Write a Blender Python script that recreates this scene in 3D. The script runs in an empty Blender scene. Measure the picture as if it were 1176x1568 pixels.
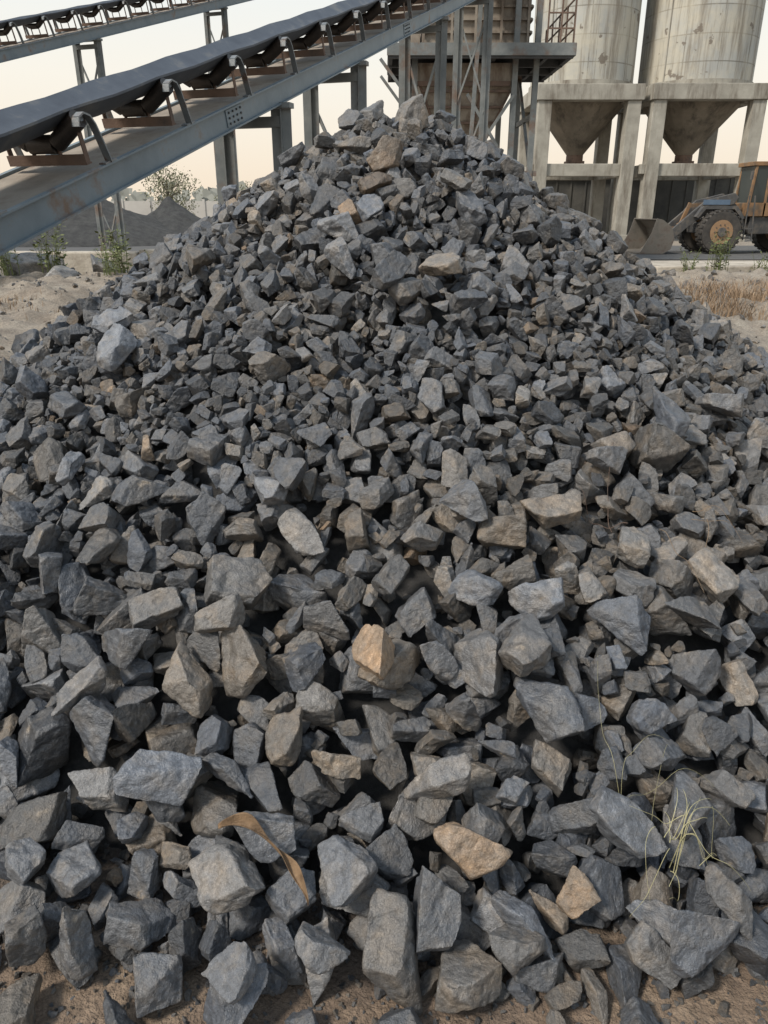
import bpy, bmesh, math, random, itertools
import numpy as np
from mathutils import Vector, Matrix, Euler, noise
random.seed(7); rng=np.random.default_rng(11)
scn=bpy.context.scene
scn.view_settings.view_transform='Standard'
scn.view_settings.look='None'; scn.view_settings.exposure=0

# ------------------------------------------------------------ materials
def newmat(name):
    m=bpy.data.materials.new(name); m.use_nodes=True
    nt=m.node_tree; b=nt.nodes['Principled BSDF']
    return m,nt,b
def N(nt,t,**k):
    n=nt.nodes.new(t)
    for a,v in k.items(): setattr(n,a,v)
    return n
def noi(nt,scale,detail=6,rough=.6,vec=None,dist=0):
    n=N(nt,'ShaderNodeTexNoise'); n.inputs['Scale'].default_value=scale
    n.inputs['Detail'].default_value=detail; n.inputs['Roughness'].default_value=rough
    n.inputs['Distortion'].default_value=dist
    if vec is not None: nt.links.new(vec,n.inputs['Vector'])
    return n
def ramp(nt,fac,stops):
    r=N(nt,'ShaderNodeValToRGB'); nt.links.new(fac,r.inputs[0])
    e=r.color_ramp.elements
    while len(e)<len(stops): e.new(.5)
    for i,(p,c) in enumerate(stops):
        e[i].position=p
        if not hasattr(c,'__len__'): c=(c,c,c)
        e[i].color=(c[0],c[1],c[2],1)
    return r
def mix(nt,f,a,b,mode='MIX'):
    m=N(nt,'ShaderNodeMix',data_type='RGBA',blend_type=mode)
    for s,i in ((f,0),(a,6),(b,7)):
        if isinstance(s,bpy.types.NodeSocket): nt.links.new(s,m.inputs[i])
        elif i==0: m.inputs[0].default_value=s
        else: m.inputs[i].default_value=(*s,1)
    return m.outputs[2]
def bump(nt,h,strength,dist,b,prev=None):
    n=N(nt,'ShaderNodeBump'); n.inputs['Strength'].default_value=strength
    n.inputs['Distance'].default_value=dist
    nt.links.new(h,n.inputs['Height'])
    if prev: nt.links.new(prev.outputs[0],n.inputs['Normal'])
    nt.links.new(n.outputs[0],b.inputs['Normal']); return n
def simple(name,c1,c2,scale=3,rough=.7,metal=0,stain=None,stainlo=.55,stainhi=.7,stscale=1.2,bs=.3,bd=.01,stretch=None):
    m,nt,b=newmat(name)
    tc=N(nt,'ShaderNodeNewGeometry'); vec=tc.outputs['Position']
    if stretch:
        mp=N(nt,'ShaderNodeMapping'); mp.inputs['Scale'].default_value=stretch
        nt.links.new(vec,mp.inputs[0]); svec=mp.outputs[0]
    else: svec=vec
    n1=noi(nt,scale,5,.65,vec)
    col=ramp(nt,n1.outputs[0],[(.3,c1),(.7,c2)]).outputs[0]
    if stain:
        n2=noi(nt,stscale,5,.7,svec)
        f=ramp(nt,n2.outputs[0],[(stainlo,0),(stainhi,1)]).outputs[0]
        col=mix(nt,f,col,stain)
    nt.links.new(col,b.inputs['Base Color'])
    b.inputs['Roughness'].default_value=rough; b.inputs['Metallic'].default_value=metal
    n3=noi(nt,scale*12,3,.7,vec); bump(nt,n3.outputs[0],bs,bd,b)
    return m

# stones
def stone_mat():
    m,nt,b=newmat('stone')
    at=N(nt,'ShaderNodeAttribute',attribute_type='INSTANCER',attribute_name='tint')
    at2=N(nt,'ShaderNodeAttribute',attribute_type='INSTANCER',attribute_name='val')
    tc=N(nt,'ShaderNodeTexCoord')
    ad=N(nt,'ShaderNodeVectorMath',operation='ADD')
    sc=N(nt,'ShaderNodeVectorMath',operation='SCALE'); sc.inputs['Scale'].default_value=37
    cmb=N(nt,'ShaderNodeCombineXYZ')
    for i in range(3): nt.links.new(at2.outputs['Fac'],cmb.inputs[i])
    nt.links.new(cmb.outputs[0],sc.inputs[0])
    nt.links.new(tc.outputs['Object'],ad.inputs[0]); nt.links.new(sc.outputs[0],ad.inputs[1])
    v=ad.outputs[0]
    base=ramp(nt,at.outputs['Fac'],[(0,(.078,.088,.106)),(.35,(.102,.108,.119)),(.6,(.125,.121,.117)),(.85,(.152,.134,.114)),(.93,(.185,.147,.112)),(1,(.27,.19,.125))]).outputs[0]
    val=ramp(nt,at2.outputs['Fac'],[(0,.48),(.5,.92),(1,1.5)]).outputs[0]
    base=mix(nt,1.0,base,val,'MULTIPLY')
    n1=noi(nt,2.0,3,.65,v)
    f=ramp(nt,n1.outputs[0],[(.47,0),(.62,.8)]).outputs[0]
    warm=mix(nt,1.0,base,(1.42,1.25,1.06),'MULTIPLY')
    c=mix(nt,f,base,warm)
    n2=noi(nt,6.5,4,.75,v)
    f2=ramp(nt,n2.outputs[0],[(.3,.58),(.5,.98),(.62,1.15),(.75,1.75)]).outputs[0]
    c=mix(nt,1.0,c,f2,'MULTIPLY')
    f4=ramp(nt,n1.outputs[0],[(.67,0),(.74,.7)]).outputs[0]
    c=mix(nt,f4,c,(.25,.205,.155))
    n3=noi(nt,60,1,.6,v)
    f3=ramp(nt,n3.outputs[0],[(.33,.80),(.5,1),(.68,1.25)]).outputs[0]
    c=mix(nt,1.0,c,f3,'MULTIPLY')
    nt.links.new(c,b.inputs['Base Color'])
    b.inputs['Roughness'].default_value=.46
    b.inputs['Specular IOR Level'].default_value=.6
    h1=noi(nt,9,4,.75,v); bump(nt,h1.outputs[0],.7,.012,b)
    return m
M_stone=stone_mat()

def soil_mat():
    m,nt,b=newmat('dirt')
    g=N(nt,'ShaderNodeNewGeometry'); v=g.outputs['Position']
    n0=noi(nt,.12,3,.6,v); n1=noi(nt,2.2,6,.7,v); n2=noi(nt,38,4,.75,v)
    col=ramp(nt,n1.outputs[0],[(.3,(.15,.102,.072)),(.52,(.21,.152,.108)),(.72,(.30,.23,.165))]).outputs[0]
    ln=N(nt,'ShaderNodeVectorMath',operation='LENGTH'); nt.links.new(v,ln.inputs[0])
    mr=N(nt,'ShaderNodeMapRange'); mr.inputs[1].default_value=3; mr.inputs[2].default_value=7
    nt.links.new(ln.outputs['Value'],mr.inputs[0])
    pale=ramp(nt,n1.outputs[0],[(.28,(.15,.12,.092)),(.47,(.27,.228,.182)),(.7,(.37,.325,.265))]).outputs[0]
    col=mix(nt,mr.outputs[0],col,pale)
    # dark stone dust spilled around the flanks of the pile
    sb=N(nt,'ShaderNodeVectorMath',operation='DISTANCE'); nt.links.new(v,sb.inputs[0]); sb.inputs[1].default_value=(0,4.9,0)
    ad=N(nt,'ShaderNodeMath',operation='ADD'); nt.links.new(sb.outputs['Value'],ad.inputs[0]); nt.links.new(n1.outputs[0],ad.inputs[1])
    mr2=N(nt,'ShaderNodeMapRange'); mr2.inputs[1].default_value=4.4; mr2.inputs[2].default_value=3.8
    nt.links.new(ad.outputs[0],mr2.inputs[0])
    col=mix(nt,mr2.outputs[0],col,(.085,.082,.08))
    f=ramp(nt,n2.outputs[0],[(.3,.5),(.55,1),(.8,1.35)]).outputs[0]
    col=mix(nt,1.0,col,f,'MULTIPLY')
    f0=ramp(nt,n0.outputs[0],[(.5,0),(.7,.45)]).outputs[0]
    col=mix(nt,f0,col,(.20,.185,.165))
    nt.links.new(col,b.inputs['Base Color']); b.inputs['Roughness'].default_value=.95
    bb=bump(nt,n1.outputs[0],.8,.06,b); n3=noi(nt,90,3,.75,v); bump(nt,n3.outputs[0],.9,.014,b,bb)
    return m
M_dirt=soil_mat()
M_core=simple('stone_fines',(.04,.04,.042),(.11,.105,.10),30,.9,bs=1,bd=.02)
M_coal=simple('dark_aggregate',(.06,.06,.062),(.13,.13,.125),3,.9,bs=1,bd=.2)
M_steel=simple('blue_grey_painted_steel',(.115,.15,.175),(.185,.225,.25),2.5,.5,0,(.15,.10,.07),.56,.70,2.5,.25,.004)
M_steel2=simple('weathered_steel',(.11,.125,.13),(.21,.22,.215),3,.6,0,(.15,.095,.065),.52,.68,1.4,.3,.006)
M_rust=simple('rusty_steel',(.10,.066,.05),(.20,.13,.095),6,.8,.0,(.06,.05,.045),.5,.7,3)
M_deck=simple('dusty_deck_plate',(.20,.17,.14),(.38,.335,.28),2,.8,0,(.14,.095,.07),.52,.70,2)
M_belt=simple('rubber_belt',(.050,.058,.074),(.085,.098,.118),3,.6,0,(.15,.145,.135),.54,.74,3,.3,.003)
M_dark=simple('dark_rubber',(.025,.024,.023),(.075,.065,.055),5,.75)
M_roller=simple('idler_roller',(.022,.02,.02),(.065,.05,.04),6,.4,.3)
M_galv=simple('galvanised_bracket',(.13,.145,.155),(.23,.24,.245),6,.5,.2,(.13,.08,.055),.55,.68,6)
M_panel=simple('weathered_panel',(.20,.17,.14),(.31,.27,.22),2.2,.75,0,(.12,.085,.06),.50,.66,1.6,.3,.01,(1,1,.3))
M_underside=simple('dark_steel',(.04,.042,.045),(.08,.08,.08),3,.7)
def silo_mat():
    m,nt,b=newmat('silo_concrete')
    g=N(nt,'ShaderNodeTexCoord'); uv=g.outputs['UV']
    geo=N(nt,'ShaderNodeNewGeometry'); v=geo.outputs['Position']
    br=N(nt,'ShaderNodeTexBrick'); nt.links.new(uv,br.inputs['Vector'])
    br.offset=0; br.inputs['Scale'].default_value=1
    br.inputs['Brick Width'].default_value=1.9; br.inputs['Row Height'].default_value=1.25
    br.inputs['Mortar Size'].default_value=.035; br.inputs['Mortar Smooth'].default_value=.4
    br.inputs['Color1'].default_value=(.42,.42,.39,1); br.inputs['Color2'].default_value=(.32,.325,.31,1)
    br.inputs['Mortar'].default_value=(.20,.195,.175,1)
    n1=noi(nt,.5,6,.7,v); 
    c=mix(nt,ramp(nt,n1.outputs[0],[(.4,0),(.60,.75)]).outputs[0],br.outputs[0],(.50,.46,.37))
    mp=N(nt,'ShaderNodeMapping'); mp.inputs['Scale'].default_value=(1.3,1.3,.10); nt.links.new(v,mp.inputs[0])
    n2=noi(nt,1.4,6,.75,mp.outputs[0])
    c=mix(nt,ramp(nt,n2.outputs[0],[(.47,0),(.64,.85)]).outputs[0],c,(.18,.155,.12))
    n4=noi(nt,1.3,4,.55,v)
    c=mix(nt,ramp(nt,n4.outputs[0],[(.64,0),(.67,.85)]).outputs[0],c,(.15,.125,.10))
    nt.links.new(c,b.inputs['Base Color']); b.inputs['Roughness'].default_value=.9
    bump(nt,br.outputs['Fac'],-.5,.03,b)
    return m
M_silo=silo_mat()
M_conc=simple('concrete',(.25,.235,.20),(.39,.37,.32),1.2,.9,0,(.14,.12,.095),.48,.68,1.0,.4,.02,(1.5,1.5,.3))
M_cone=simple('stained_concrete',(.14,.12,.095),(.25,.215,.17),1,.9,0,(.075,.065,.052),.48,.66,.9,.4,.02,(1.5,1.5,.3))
M_barrier=simple('pale_concrete',(.36,.32,.26),(.50,.45,.38),1.4,.9,0,(.20,.165,.13),.48,.70,1.5,.6,.03)
M_shed=simple('dark_shed_cladding',(.045,.045,.043),(.10,.096,.085),.8,.85,0,(.035,.035,.035),.5,.7,.6)
M_asph=simple('asphalt',(.07,.07,.07),(.11,.105,.10),2,.9)
M_orange=simple('dusty_orange_paint',(.17,.095,.045),(.27,.155,.075),3,.6,0,(.10,.08,.06),.50,.66,2.5)
M_mach=simple('dark_machine_paint',(.045,.045,.047),(.10,.096,.09),3,.6,0,(.14,.115,.09),.5,.7,3)
M_hub=simple('wheel_rim_paint',(.22,.13,.07),(.33,.21,.115),5,.7)
M_blue=simple('blue_badge_paint',(.07,.11,.17),(.11,.16,.22),5,.5)
M_bucket=simple('worn_bucket_steel',(.11,.10,.085),(.20,.18,.155),3,.6,.2,(.10,.07,.055),.5,.7,3)
m,nt,b=newmat('cab_glass'); b.inputs['Base Color'].default_value=(.035,.045,.045,1); b.inputs['Roughness'].default_value=.15; b.inputs['Specular IOR Level'].default_value=.35; M_glass=m
M_bark=simple('bark',(.10,.075,.055),(.2,.16,.12),8,.9)
def leafm(name,c1,c2):
    m=simple(name,c1,c2,9,.7); return m
M_leaf=leafm('green_leaf',(.07,.095,.03),(.17,.185,.07))
M_leafg=leafm('hazy_tree_leaf',(.15,.155,.10),(.27,.26,.16))  # distance haze mixed into the leaf colour, paler than the near weeds
M_dry=leafm('dry_grass',(.17,.11,.065),(.34,.24,.15))
M_straw=leafm('straw',(.28,.26,.13),(.46,.42,.24))
M_dleaf=simple('dead_leaf',(.10,.06,.03),(.28,.18,.10),22,.6,bs=.8,bd=.005)
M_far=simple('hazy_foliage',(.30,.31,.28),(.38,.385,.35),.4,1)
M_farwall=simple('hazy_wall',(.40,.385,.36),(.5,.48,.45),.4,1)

# ------------------------------------------------------------ mesh helpers
def empty(name,loc=(0,0,0)):
    e=bpy.data.objects.new(name,None); e.location=loc; e.empty_display_size=.3
    scn.collection.objects.link(e); return e
class Part:
    def __init__(s): s.v=[]; s.f=[]
    def box(s,M,x0,x1,y0,y1,z0,z1):
        o=len(s.v)
        for x in (x0,x1):
            for y in (y0,y1):
                for z in (z0,z1): s.v.append(tuple(M@Vector((x,y,z))))
        for f in ((0,1,3,2),(4,6,7,5),(0,4,5,1),(2,3,7,6),(0,2,6,4),(1,5,7,3)): s.f.append(tuple(o+i for i in f))
    def bar(s,p0,p1,w,h=None,up=(0,0,1)):
        h=h or w; p0=Vector(p0);p1=Vector(p1); d=(p1-p0); L=d.length; d.normalize()
        up=Vector(up)
        if abs(d.dot(up))>.98: up=Vector((0,1,0))
        y=up.cross(d).normalized(); z=d.cross(y)
        M=Matrix(((d.x,y.x,z.x,p0.x),(d.y,y.y,z.y,p0.y),(d.z,y.z,z.z,p0.z),(0,0,0,1)))
        s.box(M,0,L,-w/2,w/2,-h/2,h/2)
    def cyl(s,p0,p1,r,n=16,r1=None,caps=True):
        r1=r if r1 is None else r1
        p0=Vector(p0);p1=Vector(p1); d=(p1-p0).normalized()
        a=d.orthogonal().normalized(); c=d.cross(a); o=len(s.v)
        for p,rr in ((p0,r),(p1,r1)):
            for i in range(n):
                t=2*math.pi*i/n; s.v.append(tuple(p+a*math.cos(t)*rr+c*math.sin(t)*rr))
        for i in range(n):
            j=(i+1)%n; s.f.append((o+i,o+j,o+n+j,o+n+i))
        if caps: s.f.append(tuple(o+i for i in range(n))[::-1]); s.f.append(tuple(o+n+i for i in range(n)))
    def prism(s,M,pts,y0,y1):
        o=len(s.v); n=len(pts)
        for y in (y0,y1):
            for x,z in pts: s.v.append(tuple(M@Vector((x,y,z))))
        s.f.append(tuple(o+i for i in range(n))); s.f.append(tuple(o+n+i for i in range(n))[::-1])
        for i in range(n):
            j=(i+1)%n; s.f.append((o+i,o+n+i,o+n+j,o+j))
    def tube(s,pts,r,n=5,r1=None):
        r1=r if r1 is None else r1
        pts=[Vector(p) for p in pts]; o=len(s.v); K=len(pts)
        for k,p in enumerate(pts):
            d=(pts[min(k+1,K-1)]-pts[max(k-1,0)]).normalized()
            a=d.orthogonal().normalized() if k==0 else (a-d*a.dot(d)).normalized()
            c=d.cross(a); rr=r+(r1-r)*k/(K-1)
            for i in range(n):
                t=2*math.pi*i/n; s.v.append(tuple(p+a*math.cos(t)*rr+c*math.sin(t)*rr))
        for k in range(K-1):
            for i in range(n):
                j=(i+1)%n; s.f.append((o+k*n+i,o+k*n+j,o+(k+1)*n+j,o+(k+1)*n+i))
    def obj(s,name,mat,parent=None,smooth=False,bevel=0):
        me=bpy.data.meshes.new(name); me.from_pydata(s.v,[],s.f); me.update()
        bm=bmesh.new(); bm.from_mesh(me); bmesh.ops.recalc_face_normals(bm,faces=bm.faces); bm.to_mesh(me); bm.free()
        me.materials.append(mat)
        if smooth: me.shade_smooth() if hasattr(me,'shade_smooth') else None
        if smooth:
            try: me.set_sharp_from_angle(angle=math.radians(35))
            except Exception: pass
        o=bpy.data.objects.new(name,me); scn.collection.objects.link(o)
        if bevel:
            b=o.modifiers.new('b','BEVEL'); b.width=bevel; b.segments=2; b.limit_method='ANGLE'
        if parent:
            o.parent=parent; o.matrix_parent_inverse=Matrix.Translation(-Vector(parent.location))
        return o
I4=Matrix.Identity(4)

# ------------------------------------------------------------ pile shape
AX,AY=0.03,4.3
def fbm(x,y,s,seed=0):
    return noise.fractal(Vector((x*s+seed,y*s-seed,seed*1.7)),1,2,3)
rs=np.array([0,.22,.50,1.0,1.5,2.2,2.75,3.12,9]); hs=np.array([1.98,1.97,1.84,1.51,1.18,.70,.28,0.0,0.0])
cell=.012; X0,X1,Y0,Y1=-3.6,3.6,.7,5.7
gxs=np.arange(X0,X1,cell); gys=np.arange(Y0,Y1,cell)
GX,GY=np.meshgrid(gxs,gys,indexing='ij')
def lumpy_grid(shape_x,shape_y,scale,amp,seed):
    xs=np.arange(X0-.2,X1+.4,scale/3); ys=np.arange(Y0-.2,Y1+.4,scale/3)
    a=np.array([[fbm(x,y,1/scale,seed) for y in ys] for x in xs])*amp
    fx=(shape_x-xs[0])/(xs[1]-xs[0]); fy=(shape_y-ys[0])/(ys[1]-ys[0])
    ix=fx.astype(int); iy=fy.astype(int); fx-=ix; fy-=iy
    return a[ix,iy]*(1-fx)*(1-fy)+a[ix+1,iy]*fx*(1-fy)+a[ix,iy+1]*(1-fx)*fy+a[ix+1,iy+1]*fx*fy
R=np.hypot(GX-AX,GY-AY)
Rw=R+lumpy_grid(GX,GY,.9,.10,3)
P=np.interp(Rw,rs,hs)
lum=lumpy_grid(GX,GY,.35,.065,9)
P=P+lum*np.clip((3.0-R)/.5,0,1)
P=np.maximum(P,0)
H=np.maximum(P-.11,0)+lumpy_grid(GX,GY,.12,.012,5)*(P>.12)
H=np.maximum(H,0)
H0=H.copy()

# ------------------------------------------------------------ stone prototypes
NP=64; protos=[]; pcol=bpy.data.collections.new('stone_shapes')
def hullpts(A,D):
    vs=[]
    for c in itertools.combinations(range(len(D)),3):
        m=A[list(c)]
        if abs(np.linalg.det(m))<.02: continue
        p=np.linalg.solve(m,D[list(c)])
        if np.all(A@p<=D+1e-6): vs.append(p)
    return np.array(vs)
def make_proto(k):
    r=random.Random(100+k)
    kind=r.random()
    if kind<.28: ax=(.5,.34,.17)
    elif kind<.52: ax=(.5,.38,.29)
    elif kind<.80: ax=(.5,.28,.22)
    else: ax=(.46,.40,.34)
    pl=[]
    for i in range(3):
        for sg in (1,-1):
            n=Vector((0,0,0)); n[i]=sg
            n+=Vector((r.gauss(0,.27),r.gauss(0,.27),r.gauss(0,.27))); n.normalize()
            pl.append((n,r.uniform(.80,1.0)))
    for i in range(r.randint(2,5)):
        n=Vector((r.gauss(0,1),r.gauss(0,1),r.gauss(0,1))).normalized()
        pl.append((n,r.uniform(.80,1.05)))
    PL=[(n,f*math.sqrt(sum((n[i]*ax[i])**2 for i in range(3)))) for n,f in pl]
    A=np.array([list(n) for n,_ in PL]); D=np.array([d for _,d in PL])
    vs=hullpts(A,D)
    # knock small chips off the corners
    for q in range(r.randint(4,7)):
        n=np.array([r.gauss(0,1),r.gauss(0,.9),r.gauss(0,.9)]); n/=np.linalg.norm(n)
        d=(vs@n).max()*r.uniform(.80,.93)
        A=np.vstack([A,n]); D=np.append(D,d)
    vs=hullpts(A,D)
    ext=max(vs.max(0)-vs.min(0)); vs/=ext; D=D/ext
    c0=(vs.max(0)+vs.min(0))/2; vs=vs-c0; D=D-A@c0
    bm=bmesh.new()
    for p in vs: bm.verts.new(p)
    bmesh.ops.remove_doubles(bm,verts=bm.verts,dist=.008)
    bmesh.ops.convex_hull(bm,input=bm.verts)
    bmesh.ops.recalc_face_normals(bm,faces=bm.faces)
    me=bpy.data.meshes.new('tmp'); bm.to_mesh(me); bm.free()
    o=bpy.data.objects.new('tmp',me); scn.collection.objects.link(o)
    rm=o.modifiers.new('r','REMESH'); rm.mode='VOXEL'; rm.voxel_size=.022
    dg=bpy.context.evaluated_depsgraph_get(); dg.update()
    me2=bpy.data.meshes.new_from_object(o.evaluated_get(dg))
    bpy.data.objects.remove(o); bpy.data.meshes.remove(me)
    off=Vector((k*7.3,k*3.1,k*1.7))
    nv=len(me2.vertices); co=np.empty(nv*3); me2.vertices.foreach_get('co',co); co=co.reshape(-1,3)
    no=np.empty(nv*3); me2.vertex_normals.foreach_get('vector',no); no=no.reshape(-1,3)
    dd=np.empty(nv)
    for i in range(nv):
        q=Vector(co[i])+off
        a=noise.noise(q*2.3)*.030
        cc=noise.noise(q*4.5+Vector((9,3,1)))
        a+= -.075*max(0,cc-.20)
        a+=noise.noise(q*9)*.008+ (abs(noise.noise(q*6))-.2)*.018
        a-= .03*max(0,.06-abs(noise.noise(q*3.1+Vector((4,4,8)))))/.06*.4
        dd[i]=a
    co=co+no*dd[:,None]
    me2.vertices.foreach_set('co',co.ravel()); me2.update()
    me2.name='stone_%03d'%k
    me2.polygons.foreach_set('use_smooth',[True]*len(me2.polygons))
    me2.materials.clear(); me2.materials.append(M_stone)
    ob=bpy.data.objects.new('stone_%03d'%k,me2); pcol.objects.link(ob)
    return A,D
for k in range(NP): protos.append(make_proto(k))

# ------------------------------------------------------------ dropping stones
nxg,nyg=H.shape
gradx,grady=np.gradient(np.interp(R,rs,hs),cell)
def rand_rot(x,y,tilt):
    i=int((x-X0)/cell); j=int((y-Y0)/cell)
    nrm=Vector((-gradx[i,j],-grady[i,j],1)).normalized()
    q=Vector((0,0,1)).rotation_difference(nrm)
    t=Euler((random.gauss(0,tilt),random.gauss(0,tilt),0)).to_quaternion()
    yaw=Euler((0,0,random.uniform(0,2*math.pi))).to_quaternion()
    fl=Euler((math.pi if random.random()<.5 else 0,0,0)).to_quaternion()
    return (q@t@yaw@fl).to_matrix()
def evalrock(k,Rm,s,x,y):
    A,D=protos[k]; i=int((x-X0)/cell); j=int((y-Y0)/cell)
    h=int(s*.62/cell)+1
    if i-h<0 or j-h<0 or i+h+1>=nxg or j+h+1>=nyg: return None
    n=A@Rm.T; d=D*s
    lx=gxs[i-h:i+h+1]-x; ly=gys[j-h:j+h+1]-y
    up=n[:,2]>.03; dn=n[:,2]<-.03
    if not up.any() or not dn.any(): return None
    nu=n[up]; nd=n[dn]
    T=((d[up]/nu[:,2])[:,None,None]-(nu[:,0]/nu[:,2])[:,None,None]*lx[None,:,None]-(nu[:,1]/nu[:,2])[:,None,None]*ly[None,None,:]).min(0)
    B=((d[dn]/nd[:,2])[:,None,None]-(nd[:,0]/nd[:,2])[:,None,None]*lx[None,:,None]-(nd[:,1]/nd[:,2])[:,None,None]*ly[None,None,:]).max(0)
    mk=T>B
    if mk.sum()<2: return None
    Hs=H[i-h:i+h+1,j-h:j+h+1]
    g=(Hs-B)[mk]
    z=g.max(); gap=z-g.mean()
    z-=min(.10*s,.5*gap)
    return z,gap,T,mk,(i,j,h)
stones=[]
def place(x,y,s,tries=4,tolf=.42,force=False,tint=None,val=None,tilt=.55,jit=None,add=0):
    best=None; jit=.5*s if jit is None else jit
    for c in range(tries):
        xx=x+random.uniform(-jit,jit); yy=y+random.uniform(-jit,jit)
        if not(X0+.1<xx<X1-.1 and Y0+.08<yy<Y1-.1): continue
        k=random.randrange(NP); Rm=rand_rot(xx,yy,tilt); Rn=np.array(Rm)
        e=evalrock(k,Rn,s,xx,yy)
        if e is None: continue
        pz=P[e[4][0],e[4][1]]
        sc=(e[0]-pz)+.8*e[1]
        if best is None or sc<best[0]: best=(sc,e,k,Rm,xx,yy,pz)
    if best is None: return False
    sc,e,k,Rm,xx,yy,pz=best
    if not force and e[0]-pz>tolf*s-.008+add: return False
    i,j,h=e[4]; sub=H[i-h:i+h+1,j-h:j+h+1]
    np.maximum(sub,np.where(e[3],e[2]+e[0],-9),out=sub)
    if tint is None:
        u=random.random()
        bias=-.02+fbm(xx,yy,1.1,21)*.28+.08*min(1.0,max(-1.8,xx+.4))
        if u<.955 or s>.11: tint=min(.84,max(0,random.gauss(.42+bias,.19)))
        else: tint=random.uniform(.7,.92)
        if s<.11 and random.random()<.007: tint=random.uniform(.92,.98)
    if val is None: val=min(1,max(0,random.gauss(.46,.25)))
    stones.append((xx,yy,e[0],tuple(Rm.to_euler()),s,k,tint,val)); return True
def size_at(r):
    if r<1.1: s=random.lognormvariate(math.log(.068),.44)
    elif r<2.0: s=random.lognormvariate(math.log(.066),.36)
    elif r<2.4: s=random.lognormvariate(math.log(.086),.38)
    else: s=random.lognormvariate(math.log(.114),.34)
    return min(max(s,.035),.20)
def sample():
    while True:
        x=random.uniform(-3.3,3.3); y=random.uniform(.95,5.25); r=math.hypot(x-AX,y-AY)
        if r<3.2: return x,y,r
for t in range(9000):
    x,y,r=sample(); place(x,y,size_at(r),3,.0,add=.03 if r>2.7 else 0)
for t in range(8500):
    x,y,r=sample(); place(x,y,size_at(r),4,.42,add=.03 if r>2.6 else 0)
key=[(.204,1.29,.175,.94,.6),(-.04,1.64,.18,.965,.65),(.006,3.66,.19,.92,.2),(-.02,3.54,.15,.93,.08),(-.17,3.3,.18,.45,1),(-.16,3.12,.16,.4,.85),
(-1.05,2.95,.21,.35,1),(-1.12,3.15,.18,.25,.9),(.99,2.55,.21,.05,.4),(.12,1.43,.19,.5,.6),(-.58,1.45,.21,.2,.8),(-.36,1.26,.19,.55,.75),(-.11,1.27,.18,.35,.65),
(.56,1.33,.20,.35,.7),(.72,1.42,.18,.4,.55),(.09,1.17,.17,.35,.35),(-.28,1.36,.16,.3,.65),(.98,2.01,.16,.7,.9),(-.85,1.68,.17,.45,.6),
(-.64,1.86,.16,.55,.5),(.36,1.7,.18,.5,.5),(-.46,1.8,.15,.65,.65),(-.157,1.13,.145,.45,.7),(.1,2.95,.15,.6,.4),(.45,1.24,.11,.93,.6),(-.56,1.22,.16,.4,.5),(.62,1.18,.16,.4,.6),(.33,1.2,.16,.25,.7),(-.75,3.3,.15,.75,.4),(.02,2.9,.16,.35,.3),(.3,3.5,.14,.6,.5),(-.35,3.6,.14,.5,.7),(.55,3.2,.14,.5,.7),(.25,2.1,.14,.35,.6),(-.3,2.2,.14,.3,.3)]
for x,y,s,ti,va in key: place(x,y,s,14,force=True,tint=ti,val=va,jit=.02,tilt=.3)
for t in range(5000):
    x,y,r=sample(); place(x,y,size_at(r),4,.40,add=.02 if r>2.6 else 0)
for t in range(11000):
    x,y,r=sample(); place(x,y,random.uniform(.026,.055),3,.42,add=.02 if r>2.6 else 0)
# scattered toe stones on the soil
for x,y,s in ((-.62,1.12,.15),(-.75,1.22,.14),(-.5,1.05,.13),(-.82,1.35,.13),(-.30,1.06,.11),(.0,1.02,.12),(.5,1.06,.13),(.75,1.15,.14),(.82,1.25,.13),(.25,1.1,.13),(-.9,1.15,.12),(.68,.98,.13),(-.14,.98,.09)):
    place(x,y,s,8,force=True,tint=random.uniform(.2,.55))
for t in range(520):
    a=random.uniform(math.pi*1.0,math.pi*2.0); r=3.0+abs(random.gauss(0,.26))
    place(AX+r*math.cos(a),AY+r*math.sin(a),random.choice((.03,.045,.07,.09,.11,.13)),4,.40,tilt=.35)
print('stones',len(stones))
pile_stones=list(stones); stones.clear()

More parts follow.
